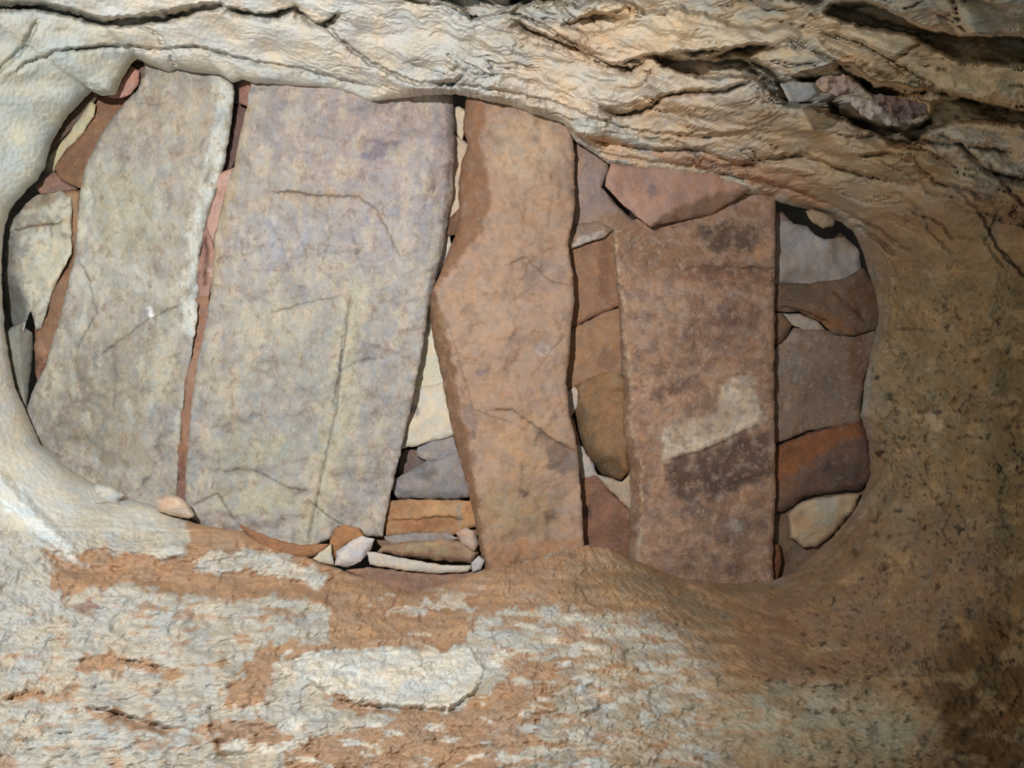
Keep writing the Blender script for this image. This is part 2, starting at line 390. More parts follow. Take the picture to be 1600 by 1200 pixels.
W_STEPS = [
 ('s', [(0,128),(40,98),(90,78),(150,70),(200,70),(250,76),(300,70),(350,82),(400,95),(470,106),(560,130),(620,140)], 0.006,16,0.035,7),
 ('s', [(-30,12),(60,8),(110,20),(160,33),(215,27),(260,27),(300,14),(350,8)], 0.02,30,0.04,8),
 ('s', [(345,8),(372,14),(420,22),(460,8),(490,34),(507,36),(535,12)], 0.008,16,0.0844,8.75),
 ('c', [(505,38),(540,70),(575,96),(610,114),(650,130),(710,130),(732,108)], 3.0,.035),
 ('c', [(205,35),(240,50),(262,75),(275,108)], 2.5,.02),
 ('c', [(60,30),(40,70),(10,100),(-20,130)], 4,.02),
 ('s', [(620,-6),(700,8),(725,22),(755,28),(800,16),(840,-8)], 0.02,30,0.04,8),
 ('s', [(560,156),(590,158),(640,153),(710,149),(780,160),(870,188),(900,208),(950,240)], .085,60,.0,10),
 ('s', [(640,132),(710,130),(780,140),(870,158),(920,182),(1000,205),(1100,212),(1190,203)], .010,18,.03,6),
 ('s', [(790,22),(830,45),(880,66),(910,78),(945,96),(985,106),(1010,92)], 0.008,20,0.112,11.25),
 ('s', [(1000,84),(1060,88),(1110,96),(1160,92),(1185,112),(1212,142),(1240,165),(1290,168),(1340,190),(1400,212)], 0.025,35,0.04,8),
 ('s', [(960,100),(1010,86),(1060,82),(1110,78),(1190,70),(1230,72)], 0.01,20,0.0938,11.25),
 ('c', [(800,20),(850,40),(880,60),(905,72),(945,92)], 2.5,.03),
 ('c', [(940,170),(965,180),(1000,176),(1040,150),(1075,144),(1130,144),(1172,128)], 3.5,.06),
 ('s', [(890,-10),(960,2),(1000,18),(1030,22),(1060,12),(1100,24),(1150,40),(1200,48),(1240,30)], 0.02,25,0.04,8),
 ('s', [(850,-10),(880,10),(900,30),(940,22),(990,10)], 0.01,20,0.04,8),
 ('s', [(1180,-15),(1250,-8),(1310,8),(1350,22),(1420,44),(1480,54),(1540,58),(1640,58)], 0.03,45,0.04,8),
 ('s', [(1265,40),(1310,60),(1350,76),(1390,98),(1430,128),(1480,146),(1530,156),(1640,165)], 0.012,30,0.04,8),
 ('s', [(1195,108),(1230,118),(1270,110),(1310,98),(1350,128),(1400,130),(1450,140),(1500,150),(1560,165),(1640,186)], 0.012,18,0.04,8),
 ('c', [(1300,52),(1350,70),(1400,100),(1450,130)], 3,.04),
 ('c', [(1395,95),(1425,75),(1450,62)], 3,.03),
 ('c', [(1270,80),(1310,100),(1330,130),(1290,165)], 3,.03),
 ('c', [(1280,60),(1300,80),(1340,95),(1370,115),(1400,125)], 2.5,.025),
 ('c', [(985,110),(1008,130),(1020,108)], 2.5,.02),
 ('s', [(880,192),(915,215),(960,222),(1020,232),(1090,232),(1150,254),(1180,248),(1250,240),(1300,258),(1350,272),(1430,290)], 0.012,22,0.05,8),
 ('c', [(1000,215),(1060,222),(1100,250),(1130,262),(1190,256)], 2.8,.03),
 ('s', [(1060,236),(1110,268),(1180,278),(1250,298),(1320,328),(1380,362),(1430,398)], 0.012,20,0.045,7),
 ('c', [(905,225),(935,240),(1000,250),(1100,262),(1160,280),(1210,296)], 2.5,.02),
 ('s', [(1330,243),(1380,238),(1430,250),(1465,284),(1520,298),(1550,322)], 0.012,20,0.05,7),
 ('s', [(1290,205),(1340,215),(1395,205),(1450,220),(1520,225),(1600,240)], 0.01,20,0.04,7),
 ('s', [(1460,205),(1505,225),(1540,262),(1580,276),(1640,284)], 0.012,22,0.06,8),
 ('c', [(1500,300),(1530,330),(1560,388),(1590,420),(1640,470)], 2.2,.018),
 ('c', [(1340,355),(1370,372),(1400,402)], 3,.03),
 ('c', [(1370,250),(1420,275),(1450,300),(1500,310)], 2.0,.014), ('c', [(1400,300),(1440,330),(1450,360),(1490,400)], 2,.012), ('c', [(1560,330),(1540,380),(1570,420)], 2,.012), ('c', [(1380,380),(1400,430),(1395,470)], 2,.008), ('c', [(1250,345),(1300,360),(1345,395)], 2,.01),
 ('c', [(1250,395),(1340,340),(1300,300)], 1.0,.0),
 ('c', [(1420,330),(1470,350),(1490,375)], 2.2,.015),
 ('c', [(1545,255),(1580,300),(1610,330)], 2.5,.02),
 # niche with broken stones
 ('r', [(1215,128),(1260,122),(1330,118),(1390,140),(1450,165),(1455,195),(1400,205),(1330,190),(1270,165),(1225,160)], .10, 5),
 # west rim ridge and lower mud pocket
 ('r', [(0,735),(30,770),(70,810),(110,850),(130,880),(105,875),(60,840),(20,800),(-20,770)], -.018, 8),
 ('r', [(75,862),(130,862),(220,866),(300,878),(420,862),(520,890),(560,905),(520,930),(400,925),(250,918),(150,905),(95,900)], .03, 12),
 ('r', [(300,886),(330,860),(430,862),(442,870),(400,890),(345,893)], -.02, 3),
 ('r', [(405,892),(440,870),(520,900),(500,918),(450,903)], -.02, 3),
 ('r', [(226,866),(238,852),(290,852),(292,866),(250,873)], -.015, 3),
 ('r', [(430,1050),(470,1030),(560,1018),(640,1014),(700,1015),(730,1010),(758,1045),(740,1080),(700,1108),(640,1105),(560,1095),(520,1085),(480,1060)], -.016, 3),
 ('s', [(500,1085),(560,1100),(640,1108),(700,1110),(745,1080),(762,1045)], 0.004,20,0.018,8),
 ('s', [(110,1036),(150,1024),(230,1035),(285,1053)], 0.008,20,0.018,9),
 ('s', [(130,1103),(180,1113),(275,1140)], 0.008,20,0.018,9),
 ('s', [(0,1095),(40,1080),(90,1085),(115,1070)], 0.006,20,0.018,9),
 ('c', [(330,1100),(332,1140),(345,1170)], 2.5,.02),
 ('c', [(520,1060),(545,1038),(560,1030)], 2.5,.010),
 ('c', [(660,1062),(680,1045),(672,1030)], 2.5,.008),
 ('s', [(1040,960),(1090,1000),(1130,1040),(1200,1065),(1280,1075),(1360,1060),(1420,1030)], .010,40,.006,30),
 ('s', [(1190,910),(1260,895),(1320,840),(1370,780),(1400,730)], 0.006,14,0.01,9),
 ('c', [(1140,940),(1200,960),(1280,955),(1310,940)], 5,.008),
 ('c', [(1370,560),(1430,640),(1450,690)], 5,.004),
 ('r', [(140,762),(165,755),(192,772),(185,788),(150,785)], -.02, 3),
 ('r', [(140,126),(165,118),(195,120),(190,148),(160,152),(142,140)], -.02, 4),
 ('r', [(1258,330),(1300,338),(1304,352),(1288,356),(1262,345)], -.02, 2),
 ('r', [(800,8),(860,2),(905,10),(940,-2),(985,4),(1010,20),(1060,12),(1110,26),(1150,42),(1205,48),(1245,26),(1300,-4),(1340,-30),(800,-30)], .125, 4),
 ('r', [(880,38),(930,18),(980,28),(960,45),(915,52)], .05, 4),
 ('r', [(1022,90),(1060,94),(1105,90),(1155,72),(1205,68),(1170,90),(1190,100),(1218,120),(1235,150),(1268,162),(1240,168),(1212,152),(1188,126),(1150,118),(1110,124),(1070,114),(1035,104)], .12, 3),
 ('r', [(1240,120),(1290,110),(1322,98),(1348,112),(1364,138),(1400,134),(1450,145),(1420,150),(1366,148),(1330,118),(1290,122),(1255,130)], .10, 3),
 ('r', [(1296,160),(1335,185),(1372,198),(1415,204),(1448,190),(1462,158),(1505,152),(1560,164),(1600,176),(1650,188),(1650,202),(1560,192),(1490,190),(1452,205),(1422,226),(1395,222),(1368,208),(1335,196),(1300,178)], .12, 3),
 ('r', [(1300,6),(1350,2),(1400,20),(1440,44),(1482,54),(1540,58),(1650,56),(1650,102),(1560,100),(1500,96),(1455,72),(1420,54),(1370,46),(1320,34),(1290,20)], .125, 4),
 ('r', [(640,-14),(715,8),(738,30),(772,22),(805,6),(850,-14)], .12, 3),
 ('r', [(-30,2),(60,2),(110,14),(160,28),(205,26),(255,18),(300,8),(345,4),(350,12),(300,22),(255,34),(200,42),(160,40),(110,26),(60,14),(-30,16)], .06, 3),
]
px, py = PX.ravel(), PY.ravel()
dz = relief(px, py, W_STEPS, 11)
# bedded rock: anisotropic ridged relief, strong in the upper (strata) part, lumpy on the chalk below, smooth to the east
topw = sst(330, 150, py - 0.22*(px-1000)*(px > 1000)) ; botw = sst(760, 900, py); eastw = sst(1050, 1350, px)*sst(330, 480, py)
lw = sst(250, 900, px)
ang = math.radians(16)
u = px*math.cos(ang)+py*math.sin(ang); v = -px*math.sin(ang)+py*math.cos(ang)
wv = v + 16*fbm(u/90, v/60, 21, 3)
n1 = fbm(u/170, wv/40, 22, 4, .45)
dz += topw*(0.10+0.90*lw)*0.040*stair(n1, 6, .10)
dz += topw*0.003*fbm(u/50, wv/22, 23, 4) + topw*0.018*fbm(px/90, py/70, 24, 2)
nc = fbm(u/120, wv/30, 41, 3, .5); mk = sst(0.0, 0.35, fbm(u/140, wv/60, 43, 2))
dz += topw*lw*0.022*mk*np.exp(-(nc/.045)**2)
n2 = fbm(px/75+.4*fbm(px/30, py/30, 32, 3), py/26, 25, 4, .5)
dz += botw*(1-eastw)*(0.022*stair(n2, 5, .16) + 0.007*fbm(px/30, py/22, 33, 3, .5) + 0.0018*fbm(px/9, py/8, 26, 3) + 0.006*sst(.2, .5, fbm(px/13, py/11, 39, 3)))
dz += eastw*(0.014*fbm(px/120, py/120, 27, 3) + 0.016*stair(fbm(px/60, py/70, 34, 5, .6), 4, .16) + 0.007*fbm(px/18, py/20, 28, 4, .6))
nc3 = fbm(px/50, py/80, 47, 4, .55); dz += eastw*0.010*sst(0.1, 0.4, fbm(px/90, py/90, 48, 2))*np.exp(-(nc3/.03)**2)
dz += 0.012*fbm(px/200, py/200, 29, 2) + 0.0015*fbm(px/7, py/7, 30, 2)
fade = sst(0, 14, (R-rl[None, :]).ravel())
dz *= 0.5+0.5*fade
Z = Zb.ravel() + dz

WHITE = (214,210,198); MUD = (194,150,112)
wc = paint(px, py, (198,194,182), [
  ('b', 350,40,420,70,0,(208,202,190),.8), ('b', 650,80,150,80,0,(206,201,192),.7), ('b', 60,200,180,200,0,(182,190,182),.9),
  ('b', 960,80,160,40,12,(232,200,166),.8), ('b', 1080,50,180,50,10,(236,215,183),.85), ('b', 1000,150,260,60,8,(226,207,183),.8), ('b', 1500,120,200,90,15,(235,202,152),.9),
  ('b', 1500,25,120,40,10,(213,194,170),.8), ('b', 1150,200,200,50,8,(209,185,159),.9), ('b', 1330,60,120,40,20,(236,211,174),.8),
  ('n', 90,26,.10,(226,196,156),.6,93,[(820,-20),(1650,-20),(1650,260),(1250,280),(900,180)]),
  ('b', 1400,280,260,90,20,(200,172,135),.9), ('b', 1140,262,160,18,10,(206,150,108),.8), ('b', 1230,300,70,16,18,(200,146,104),.8), ('b', 1420,250,80,30,10,(196,160,112),.8),
  ('b', 960,235,70,18,24,(233,185,139),.8), ('b', 1040,270,110,14,4,(202,189,163),.8),
  ('p', [(1355,330),(1600,280),(1700,280),(1700,1300),(1150,1300),(1100,1000),(1050,960),(1000,930),(900,880),(1010,870),(1210,900),(1345,790),(1372,500),(1340,370)], (164,128,92),1,35),
  ('b', 1500,600,150,260,0,(160,138,94),.7), ('b', 1430,900,200,160,0,(158,128,96),.6), ('b', 1250,1000,180,60,0,(166,126,92),.7),
  ('b', 1560,1100,120,160,0,(122,88,48),.95), ('b', 1400,700,50,200,0,(164,142,106),.5),('b', 1600,700,60,300,0,(130,108,64),.6),
  ('b', 1300,1140,170,70,0,(185,174,143),.85), ('b', 1210,1120,120,50,-10,(187,178,152),.8),
  # brown mud smears over chalk
  ('p', [(60,860),(85,850),(120,862),(200,862),(232,874),(285,874),(298,850),(295,812),(385,822),(440,850),(525,880),(600,900),(640,920),(740,890),(915,850),(950,852),(1010,880),(1100,905),(1140,960),(1110,1000),(1000,960),(900,950),(820,950),(740,965),(735,1005),(700,1015),(620,1010),(560,1014),(470,1022),(440,1025),(420,1060),(410,1100),(360,1108),(345,1100),(380,1050),(400,1015),(440,1003),(515,1000),(520,960),(500,938),(420,934),(330,938),(260,925),(180,915),(130,922),(95,938),(80,910),(85,880)], MUD,.97,2.5),
  ('p', [(110,1040),(150,1022),(230,1033),(287,1053),(275,1068),(250,1052),(180,1046),(120,1050)], MUD,.95,2.5),
  ('p', [(130,1103),(180,1112),(275,1138),(282,1150),(200,1137),(150,1122)], MUD,.95,2.5),
  ('p', [(300,1140),(345,1128),(400,1120),(440,1140),(520,1150),(600,1128),(700,1112),(760,1088),(820,1030),(880,1030),(880,1080),(850,1120),(830,1160),(760,1210),(560,1210),(450,1210),(440,1165),(340,1170)], MUD,.93,3),
  ('p', [(500,1082),(540,1090),(600,1106),(690,1112),(640,1122),(560,1116),(520,1104)], MUD,.95,2.5),
  ('p', [(0,1090),(40,1076),(90,1088),(118,1068),(122,1080),(90,1098),(40,1090),(0,1105)], MUD,.85,4),
  ('p', [(0,1180),(30,1185),(30,1210),(-20,1210)], MUD,.8,4), ('b', 240,1160,35,8,0,MUD,.7), ('b', 130,950,28,10,0,(168,124,100),.8),
  ('b', 235,950,40,6,4,MUD,.8), ('b', 305,962,35,7,4,MUD,.8), ('b', 430,960,60,7,0,MUD,.75), ('b', 280,1005,20,5,0,MUD,.6), ('b', 60,910,20,10,0,(207,204,191),.7),
  ('p', [(880,870),(1000,875),(1080,920),(1150,960),(1160,1040),(1100,1030),(1040,990),(960,960),(880,960)], (170,136,96),.6,12),
  ('n', 62,24,.20,(224,222,211),.9,91,[(560,930),(760,930),(900,960),(960,1060),(980,1210),(330,1210),(330,1120),(520,1110),(700,1115),(760,1060),(740,990),(640,1000)]),
  ('n', 46,15,.12,MUD,.85,95,[(740,940),(1000,960),(1180,1060),(1300,1210),(760,1210),(800,1100)]),
  ('n', 40,12,.30,MUD,.8,92,[(40,930),(500,940),(440,1010),(400,1210),(0,1210),(0,1000)]),
  ('p', [(645,945),(700,935),(745,948),(745,955),(690,955),(660,952)], (224,220,207),.8,3),
  ('b', 40,770,90,60,40,(213,215,207),.6), ('p', [(0,735),(30,770),(70,810),(110,850),(135,885),(105,875),(60,840),(20,800),(-20,770)], (226,235,235),.8,6),
  ('b', 220,825,70,30,10,(207,207,196),.6),
  ('p', [(228,866),(238,852),(290,852),(292,866),(250,873)], WHITE,.95,2),
  ('p', [(300,886),(330,860),(430,862),(442,870),(400,890),(345,893)], WHITE,.95,2),
  ('p', [(405,892),(440,870),(520,900),(500,918),(450,903)], WHITE,.95,2),
  ('p', [(435,1050),(455,1025),(560,1018),(640,1014),(700,1015),(730,1010),(758,1045),(740,1080),(700,1108),(640,1105),(560,1095),(520,1085),(480,1060)], (224,223,213),.97,3),
  ('b', 1445,645,24,22,20,(96,84,60),.35), ('b', 1380,712,8,6,0,(70,50,40),.9), ('b', 1374,592,5,8,0,(60,45,35),.8),
  ('b', 1430,480,22,16,0,(186,158,112),.5),('b', 1460,660,14,12,0,(207,185,152),.6),
  ('b', 1090,955,60,26,25,(120,108,84),.35), ('b', 1010,910,60,20,15,(130,108,82),.35),
  ('n', 50,22,-.02,(180,156,122),.65,96,[(880,1010),(1000,1000),(1130,1050),(1300,1090),(1440,1060),(1380,1210),(860,1210)]),
  ('n', 30,12,.10,(150,134,108),.6,97,[(880,880),(1000,890),(1080,930),(1180,1000),(1140,1030),(1000,970),(900,930)]),
  ('n', 60,40,.22,(196,160,112),.5,98,[(1380,250),(1600,220),(1650,1250),(1200,1250),(1250,950),(1380,780)]),
  ('n', 16,13,.36,(84,66,48),.8,99,[(1400,480),(1700,420),(1700,1250),(1200,1250),(1250,950),(1380,780)]),
], warp=8, seed=4)
mi_v = np.where(botw > .5, np.where(px < 900 + 60*fbm(px/50, py/50, 6, 3), 1, 0), 0)
mi_v = np.where((sst(1050, 1350, px)*sst(330, 480, py) > .5), 2, mi_v)

V = world(px, py, Z).reshape(NR, NT, 3); C = wc.reshape(NR, NT, 3); MI = mi_v.reshape(NR, NT)
# hidden rows behind the lip, and coarse rows carrying the shaft down past the camera
def row(rr, zz): return world(CX+rr*ct, CY+rr*st_, zz*np.ones(NT))
back = np.stack([row(rl+34, 2.22), row(rl+22, 2.10), row(rl+9, 2.03), row(rl+2.0, 1.99)])
# the same wall goes on below the frame, past the camera
last = V[-1]; down = []; dcol = []
Zlast = Z.reshape(NR, NT)[-1]; Rl = R[-1]; zb0 = Zb[-1]; kv = kk[0]
white_, mud_, east_, dark_ = lin((204,200,188)), lin((192,150,112)), lin((150,120,86)), lin((96,74,52))
NE = 70
for k in range(1, NE+1):
    f = k/NE; Rk = Rl*(1+2.6*f**1.25)
    zk = zb0*(Rl/Rk)**(kv*1.15) - 1.1*max(0.0, f-0.55)**1.3*2.2
    X = (Rk*ct)/F*np.maximum(zk, .35); Y = (Rk*st_)/F*np.maximum(zk, .35)
    if k == 1: ref = None
    if f > .55:                                    # lower down it drops as a plain shaft
        if 'X0' not in globals(): X0, Y0 = Xp.copy(), Yp.copy()
        X, Y = X0*(1+.12*(f-.55)), Y0*(1+.12*(f-.55))
    Xp, Yp = X, Y
    n_ = 0.030*stair(fbm(X*5+zk*2, Y*5+zk*7, 61, 4), 5, .2) + 0.012*fbm(X*14, Y*14+zk*16, 62, 3)
    zz_ = zk + n_*min(1, k/5) + (Zlast-zb0)*max(0, 1-k/10)
    sc = (1 + n_*.5*min(1, k/5))
    down.append(np.stack([X*sc, Y*sc, zz_], 1))
    m_ = (sst(.02, .16, fbm(X*9+zk*3, zk*16+Y*3, 63, 5, .6))*sst(-.3, .3, st_))[:, None]; e_ = sst(.25, .75, ct + .25*fbm(X*4, Y*4+zk*4, 64, 3))[:, None]
    d_ = sst(.2, .4, fbm(X*12+5, Y*12+zk*12, 65, 4))[:, None]
    c_ = white_*(1-m_*.8) + mud_*m_*.8; c_ = c_*(1-e_) + (east_*(1-.6*d_)+dark_*.6*d_)*e_
    t_ = sst(0, 9, k + 5*fbm(X*10, Y*10, 66, 3))[:, None]
    dcol.append(C[-1]*(1-t_) + c_*t_)
V = np.concatenate([back, V, np.stack(down)])
C = np.concatenate([np.repeat(C[:1], 4, 0), C, np.stack(dcol)]); MI = np.concatenate([np.repeat(MI[:1], 4, 0), MI, np.repeat(MI[-1:], NE, 0)])
rows = V.shape[0]
# smooth normals over the whole ring
du = np.roll(V, -1, 1) - np.roll(V, 1, 1); dv = np.gradient(V, axis=0)
nrm = np.cross(du, dv); nrm /= np.linalg.norm(nrm, axis=2, keepdims=True)+1e-12
# face inwards
flip = (nrm[rows//2, :, :2]*V[rows//2, :, :2]).sum(1).mean() > 0
if flip: nrm = -nrm
def corner(x, y): return int((math.atan2(y-CY, x-CX)+math.pi)/(2*math.pi)*NT)
cuts = [corner(60,60), corner(1480,300), corner(1320,1000), corner(40,760)]   # west|north|east|south
names = ['wall_north', 'wall_east', 'wall_south', 'wall_west']
for i, nm in enumerate(names):
    a, b = cuts[i], cuts[(i+1) % 4]
    n = (b-a) % NT
    ids = (a + np.arange(n+1)) % NT
    v = V[:, ids].reshape(-1, 3); c = C[:, ids].reshape(-1, 3); nn = nrm[:, ids].reshape(-1, 3); mm = MI[:, ids]
    J, I = np.meshgrid(np.arange(rows-1), np.arange(n), indexing='ij')
    k0 = (J*(n+1)+I).ravel()
    q = np.stack([k0, k0+1, k0+n+2, k0+n+1], 1)
    # winding so the geometric normal agrees with the inward one
    e1 = v[q[:, 1]]-v[q[:, 0]]; e2 = v[q[:, 3]]-v[q[:, 0]]
    if (np.cross(e1, e2)*nn[q[:, 0]]).sum(1).mean() < 0: q = q[:, ::-1]
    mif = mm[:-1, :-1].ravel()
    o = mesh_obj(nm, v, q.tolist(), c, [M_WALL, M_ROUGH, M_EAST], normals=nn, mat_index=mif.astype(np.int32))
    o['kind'] = 'structure'

# dark fill of earth above the slabs
gx, gy = np.meshgrid(np.linspace(-160, 1560, 110), np.linspace(-60, 1080, 76))
ez = 2.42 + 0.05*fbm(gx.ravel()/70, gy.ravel()/70, 8, 4)
vv_ = world(gx.ravel(), gy.ravel(), ez)
fc = [[j*110+i, (j+1)*110+i, (j+1)*110+i+1, j*110+i+1] for j in range(75) for i in range(109)]
o = mesh_obj('ceiling', vv_, fc, np.tile(lin((70,52,40)), (len(vv_), 1)), M_EARTH); o['kind'] = 'structure'

# ------------------------------------------------------------------ the five big capping slabs
S = stone
S('roof_slab', 'leftmost big capping slab, mottled grey and buff with a pale right edge', 'slab',
  [(222,70),(300,90),(362,105),(366,150),(361,200),(352,250),(338,300),(322,350),(312,400),(311,450),(308,500),(298,560),(290,600),(284,650),(281,700),(277,762),(277,800),(225,806),(170,792),(110,760),(62,710),(36,672),(42,635),(55,600),(72,570),(85,520),(95,490),(105,450),(117,400),(121,350),(125,300),(133,260),(150,225),(170,190),(195,160),(215,140),(226,118)],
  1.995, (172,164,152), M_GREY, thick=.11, step=3.6, flake=(60,110,.024,6), tilt=(-.00003,.00002), und=.012, und_s=110,
  ops=[('b',260,190,90,70,0,(178,164,146),.8),('b',200,330,60,90,0,(178,174,150),.7),('b',230,250,50,40,0,(160,156,154),.6),('b',150,430,50,40,0,(196,196,184),.6),
   ('b',200,600,90,100,10,(160,152,136),.8),('b',120,640,60,60,0,(150,142,126),.7),('b',255,560,25,120,8,(198,192,170),.6),('b',255,655,30,30,0,(146,142,146),.7),
   ('b',170,570,30,40,0,(138,130,120),.5),('b',240,500,30,30,0,(140,136,130),.5),('b',220,440,60,20,20,(192,192,182),.6),
   ('p',[(338,125),(366,130),(361,200),(352,250),(338,300),(322,350),(312,400),(311,460),(300,530),(284,520),(286,440),(296,350),(318,280),(334,205)],(208,214,208),.9,5),
   ('b',130,330,12,60,8,(206,210,188),.6),('b',80,600,20,40,20,(190,186,160),.5),('b',232,487,6,12,0,(240,240,240),.9),  # last blob: the flash's specular glint, painted into the slab colour
   ('n',34,50,.16,(132,122,112),.35,12),('n',18,60,.25,(200,196,176),.45,13),('b',180,700,70,30,20,(156,144,122),.6)],
  rel=[('f',[(338,100),(370,100),(366,200),(356,250),(342,300),(326,350),(316,400),(315,470),(290,480),(286,440),(296,350),(318,280),(334,205)],[(338,100),(334,205),(318,280),(296,350),(286,440),(290,480)],.0011),
       ('c',[(214,205),(215,235),(255,162)],1.5,.0),('s',[(215,162),(240,164),(262,160)],.001,10,.004,5),('c',[(175,540),(182,590),(178,640)],3,.004),('c',[(118,540),(150,546)],6,.004),
       ('s',[(120,400),(140,440),(150,490),(120,545)],.002,30,.006,18),('s',[(150,560),(230,500),(290,470)],.003,30,.006,20)])

S('roof_slab', 'widest capping slab, mauve grey and buff with a long thin crack', 'slab',
  [(397,105),(460,110),(580,125),(706,130),(710,200),(710,260),(707,310),(700,345),(695,390),(682,430),(669,490),(661,540),(651,590),(642,640),(630,690),(618,740),(607,790),(600,825),(598,839),(572,838),(545,824),(528,822),(518,842),(497,850),(478,860),(440,862),(400,850),(330,830),(300,812),(289,785),(290,740),(293,700),(300,620),(310,560),(325,490),(332,430),(336,370),(350,310),(365,260),(373,220),(385,170)],
  1.985, (170,162,154), M_GREY, thick=.12, flake=(100,70,.024,6), tilt=(.00002,.00003), und=.012, und_s=120, step=3.6,
  ops=[('b',560,200,170,110,0,(176,156,152),.9),('b',470,640,150,180,0,(160,160,150),.6),('b',450,200,90,70,0,(168,158,154),.7),('b',600,340,90,90,0,(168,158,162),.8),('b',440,380,90,60,0,(166,162,168),.7),
   ('l',[(387,165),(372,230),(350,320),(338,400),(332,440)],16,(182,158,118),.75),('b',590,235,42,18,-8,(128,116,132),.85),('b',440,185,30,25,0,(140,134,140),.6),('b',500,200,40,20,30,(144,138,142),.5),
   ('b',560,165,60,14,0,(150,140,140),.6),('b',480,310,110,12,6,(186,160,132),.5),('b',690,260,16,90,3,(160,140,142),.7),('b',430,510,90,40,-10,(184,176,158),.7),
   ('b',360,600,60,60,0,(176,170,150),.6),('b',440,640,90,60,0,(160,158,154),.6),('l',[(555,460),(545,560),(530,640),(515,720),(490,800),(480,850)],34,(194,186,154),.65),
   ('b',590,560,40,110,8,(160,152,150),.7),('b',580,720,35,100,10,(158,150,146),.7),('b',350,740,60,30,10,(150,150,140),.6),('b',390,780,80,30,0,(184,182,150),.6),('b',330,690,40,20,0,(146,146,144),.5),
   ('l',[(600,780),(630,690),(655,590),(675,490)],7,(186,170,164),.6),('n',34,44,.18,(134,124,132),.30,41),('n',34,56,.16,(198,184,160),.5,42),
   ('l',[(430,300),(470,305),(560,305),(590,330),(615,380)],4,(176,140,112),.5),('b',400,700,70,30,0,(168,166,140),.5)],
  rel=[('s',[(415,300),(450,298),(500,306),(560,306),(590,330),(610,370),(630,410)],.004,40,.010,28),
       ('c',[(548,455),(543,500),(532,580),(526,640),(512,700),(500,760),(488,815),(478,862)],1.9,.010),('c',[(536,520),(530,580),(520,640)],2.2,.007),
       ('c',[(530,580),(560,565),(600,560)],1.5,.004),('s',[(340,735),(400,735),(450,760),(490,770)],.003,25,.006,16),
       ('c',[(510,330),(518,370),(500,420),(530,450)],2.5,.003),('c',[(420,345),(440,380),(452,430)],3,.003),
       ('s',[(480,780),(520,810),(545,826)],.003,20,.008,14),('s',[(300,790),(340,770),(372,820)],.003,14,.006,10),
       ('c',[(545,330),(560,400),(575,440)],2.5,.003),('c',[(460,350),(480,400),(470,450)],3,.003),('s',[(420,490),(470,475),(540,460)],.002,20,.005,14),
       ('f',[(690,130),(715,130),(714,260),(706,345),(698,390),(684,430),(672,490),(664,490),(672,430),(686,380),(692,330),(700,250),(694,160)],[(690,130),(694,160),(700,250),(692,330),(686,380),(672,430),(664,490)],.0018)])

S('roof_slab', 'narrow tan capping slab in the middle with a slanting dark brown side', 'slab',
  [(732,130),(830,155),(872,175),(893,205),(898,240),(898,280),(900,320),(895,350),(888,375),(890,400),(897,440),(898,470),(892,520),(890,560),(885,600),(889,640),(903,700),(905,730),(908,780),(914,875),(860,890),(762,905),(752,868),(745,830),(735,780),(722,730),(710,690),(700,640),(688,580),(675,520),(670,490),(672,462),(682,440),(695,410),(710,370),(718,330),(716,290),(722,250),(731,225),(723,200),(728,160)],
  1.955, (178,142,118), M_TAN, thick=.13, step=3.6, flake=(70,80,.018,5), und=.010, und_s=100, tilt=(.00005,0),
  ops=[('b',820,230,60,60,0,(200,168,136),.8),('b',830,330,60,60,0,(180,142,112),.6),('b',760,480,60,60,0,(188,152,124),.6),('b',850,430,40,30,0,(158,132,122),.6),
   ('b',780,620,60,60,0,(178,138,108),.6),('b',820,700,60,60,0,(190,148,108),.7),('b',800,800,80,50,0,(168,138,98),.7),('b',850,545,16,12,0,(180,160,156),.8),('b',850,545,8,5,0,(120,106,104),.6),
   ('p',[(835,667),(870,690),(902,705),(905,728),(885,735),(855,738),(850,705)],(124,102,92),.85,3),('b',735,655,10,30,-10,(120,100,104),.6),('b',735,680,9,9,0,(100,84,84),.6),
   ('b',863,805,12,10,0,(100,84,80),.6),('b',820,768,5,4,0,(80,60,56),.7),('b',810,835,40,10,-8,(140,112,90),.5),('b',750,580,10,8,0,(130,110,120),.6),
   ('p',[(760,850),(915,840),(916,900),(756,905)],(176,122,82),.8,6),
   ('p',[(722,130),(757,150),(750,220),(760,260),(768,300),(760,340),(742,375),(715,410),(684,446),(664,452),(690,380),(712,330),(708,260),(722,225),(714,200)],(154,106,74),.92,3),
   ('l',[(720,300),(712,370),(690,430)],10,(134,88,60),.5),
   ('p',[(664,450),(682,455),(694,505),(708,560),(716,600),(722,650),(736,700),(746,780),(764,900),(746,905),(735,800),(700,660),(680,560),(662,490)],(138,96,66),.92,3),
   ('l',[(676,470),(690,520),(704,590)],4,(170,138,96),.5),('n',26,26,.25,(156,122,98),.5,51)],
  rel=[('f',[(722,130),(757,140),(750,220),(760,260),(768,300),(760,340),(742,375),(715,410),(684,446),(664,452),(690,380),(712,330),(708,260),(722,225),(714,200)],[(757,130),(750,220),(760,260),(768,300),(760,340),(742,375),(715,410),(682,450)],.0016),
       ('f',[(664,450),(682,452),(694,505),(708,560),(716,600),(722,650),(736,700),(746,780),(764,910),(742,910),(730,800),(700,660),(680,560),(660,490)],[(682,452),(694,505),(708,560),(716,600),(722,650),(736,700),(746,780),(764,910)],.0026),
       ('s',[(760,640),(800,640),(835,665),(870,690),(904,705)],.003,30,.007,18),('s',[(790,415),(820,400),(860,440),(896,445)],.003,20,.006,20),
       ('c',[(865,300),(858,330),(855,360)],3,.004),('c',[(885,520),(860,550),(830,590)],2.5,.004),('s',[(700,505),(740,640),(800,660)],.001,20,.003,12)])

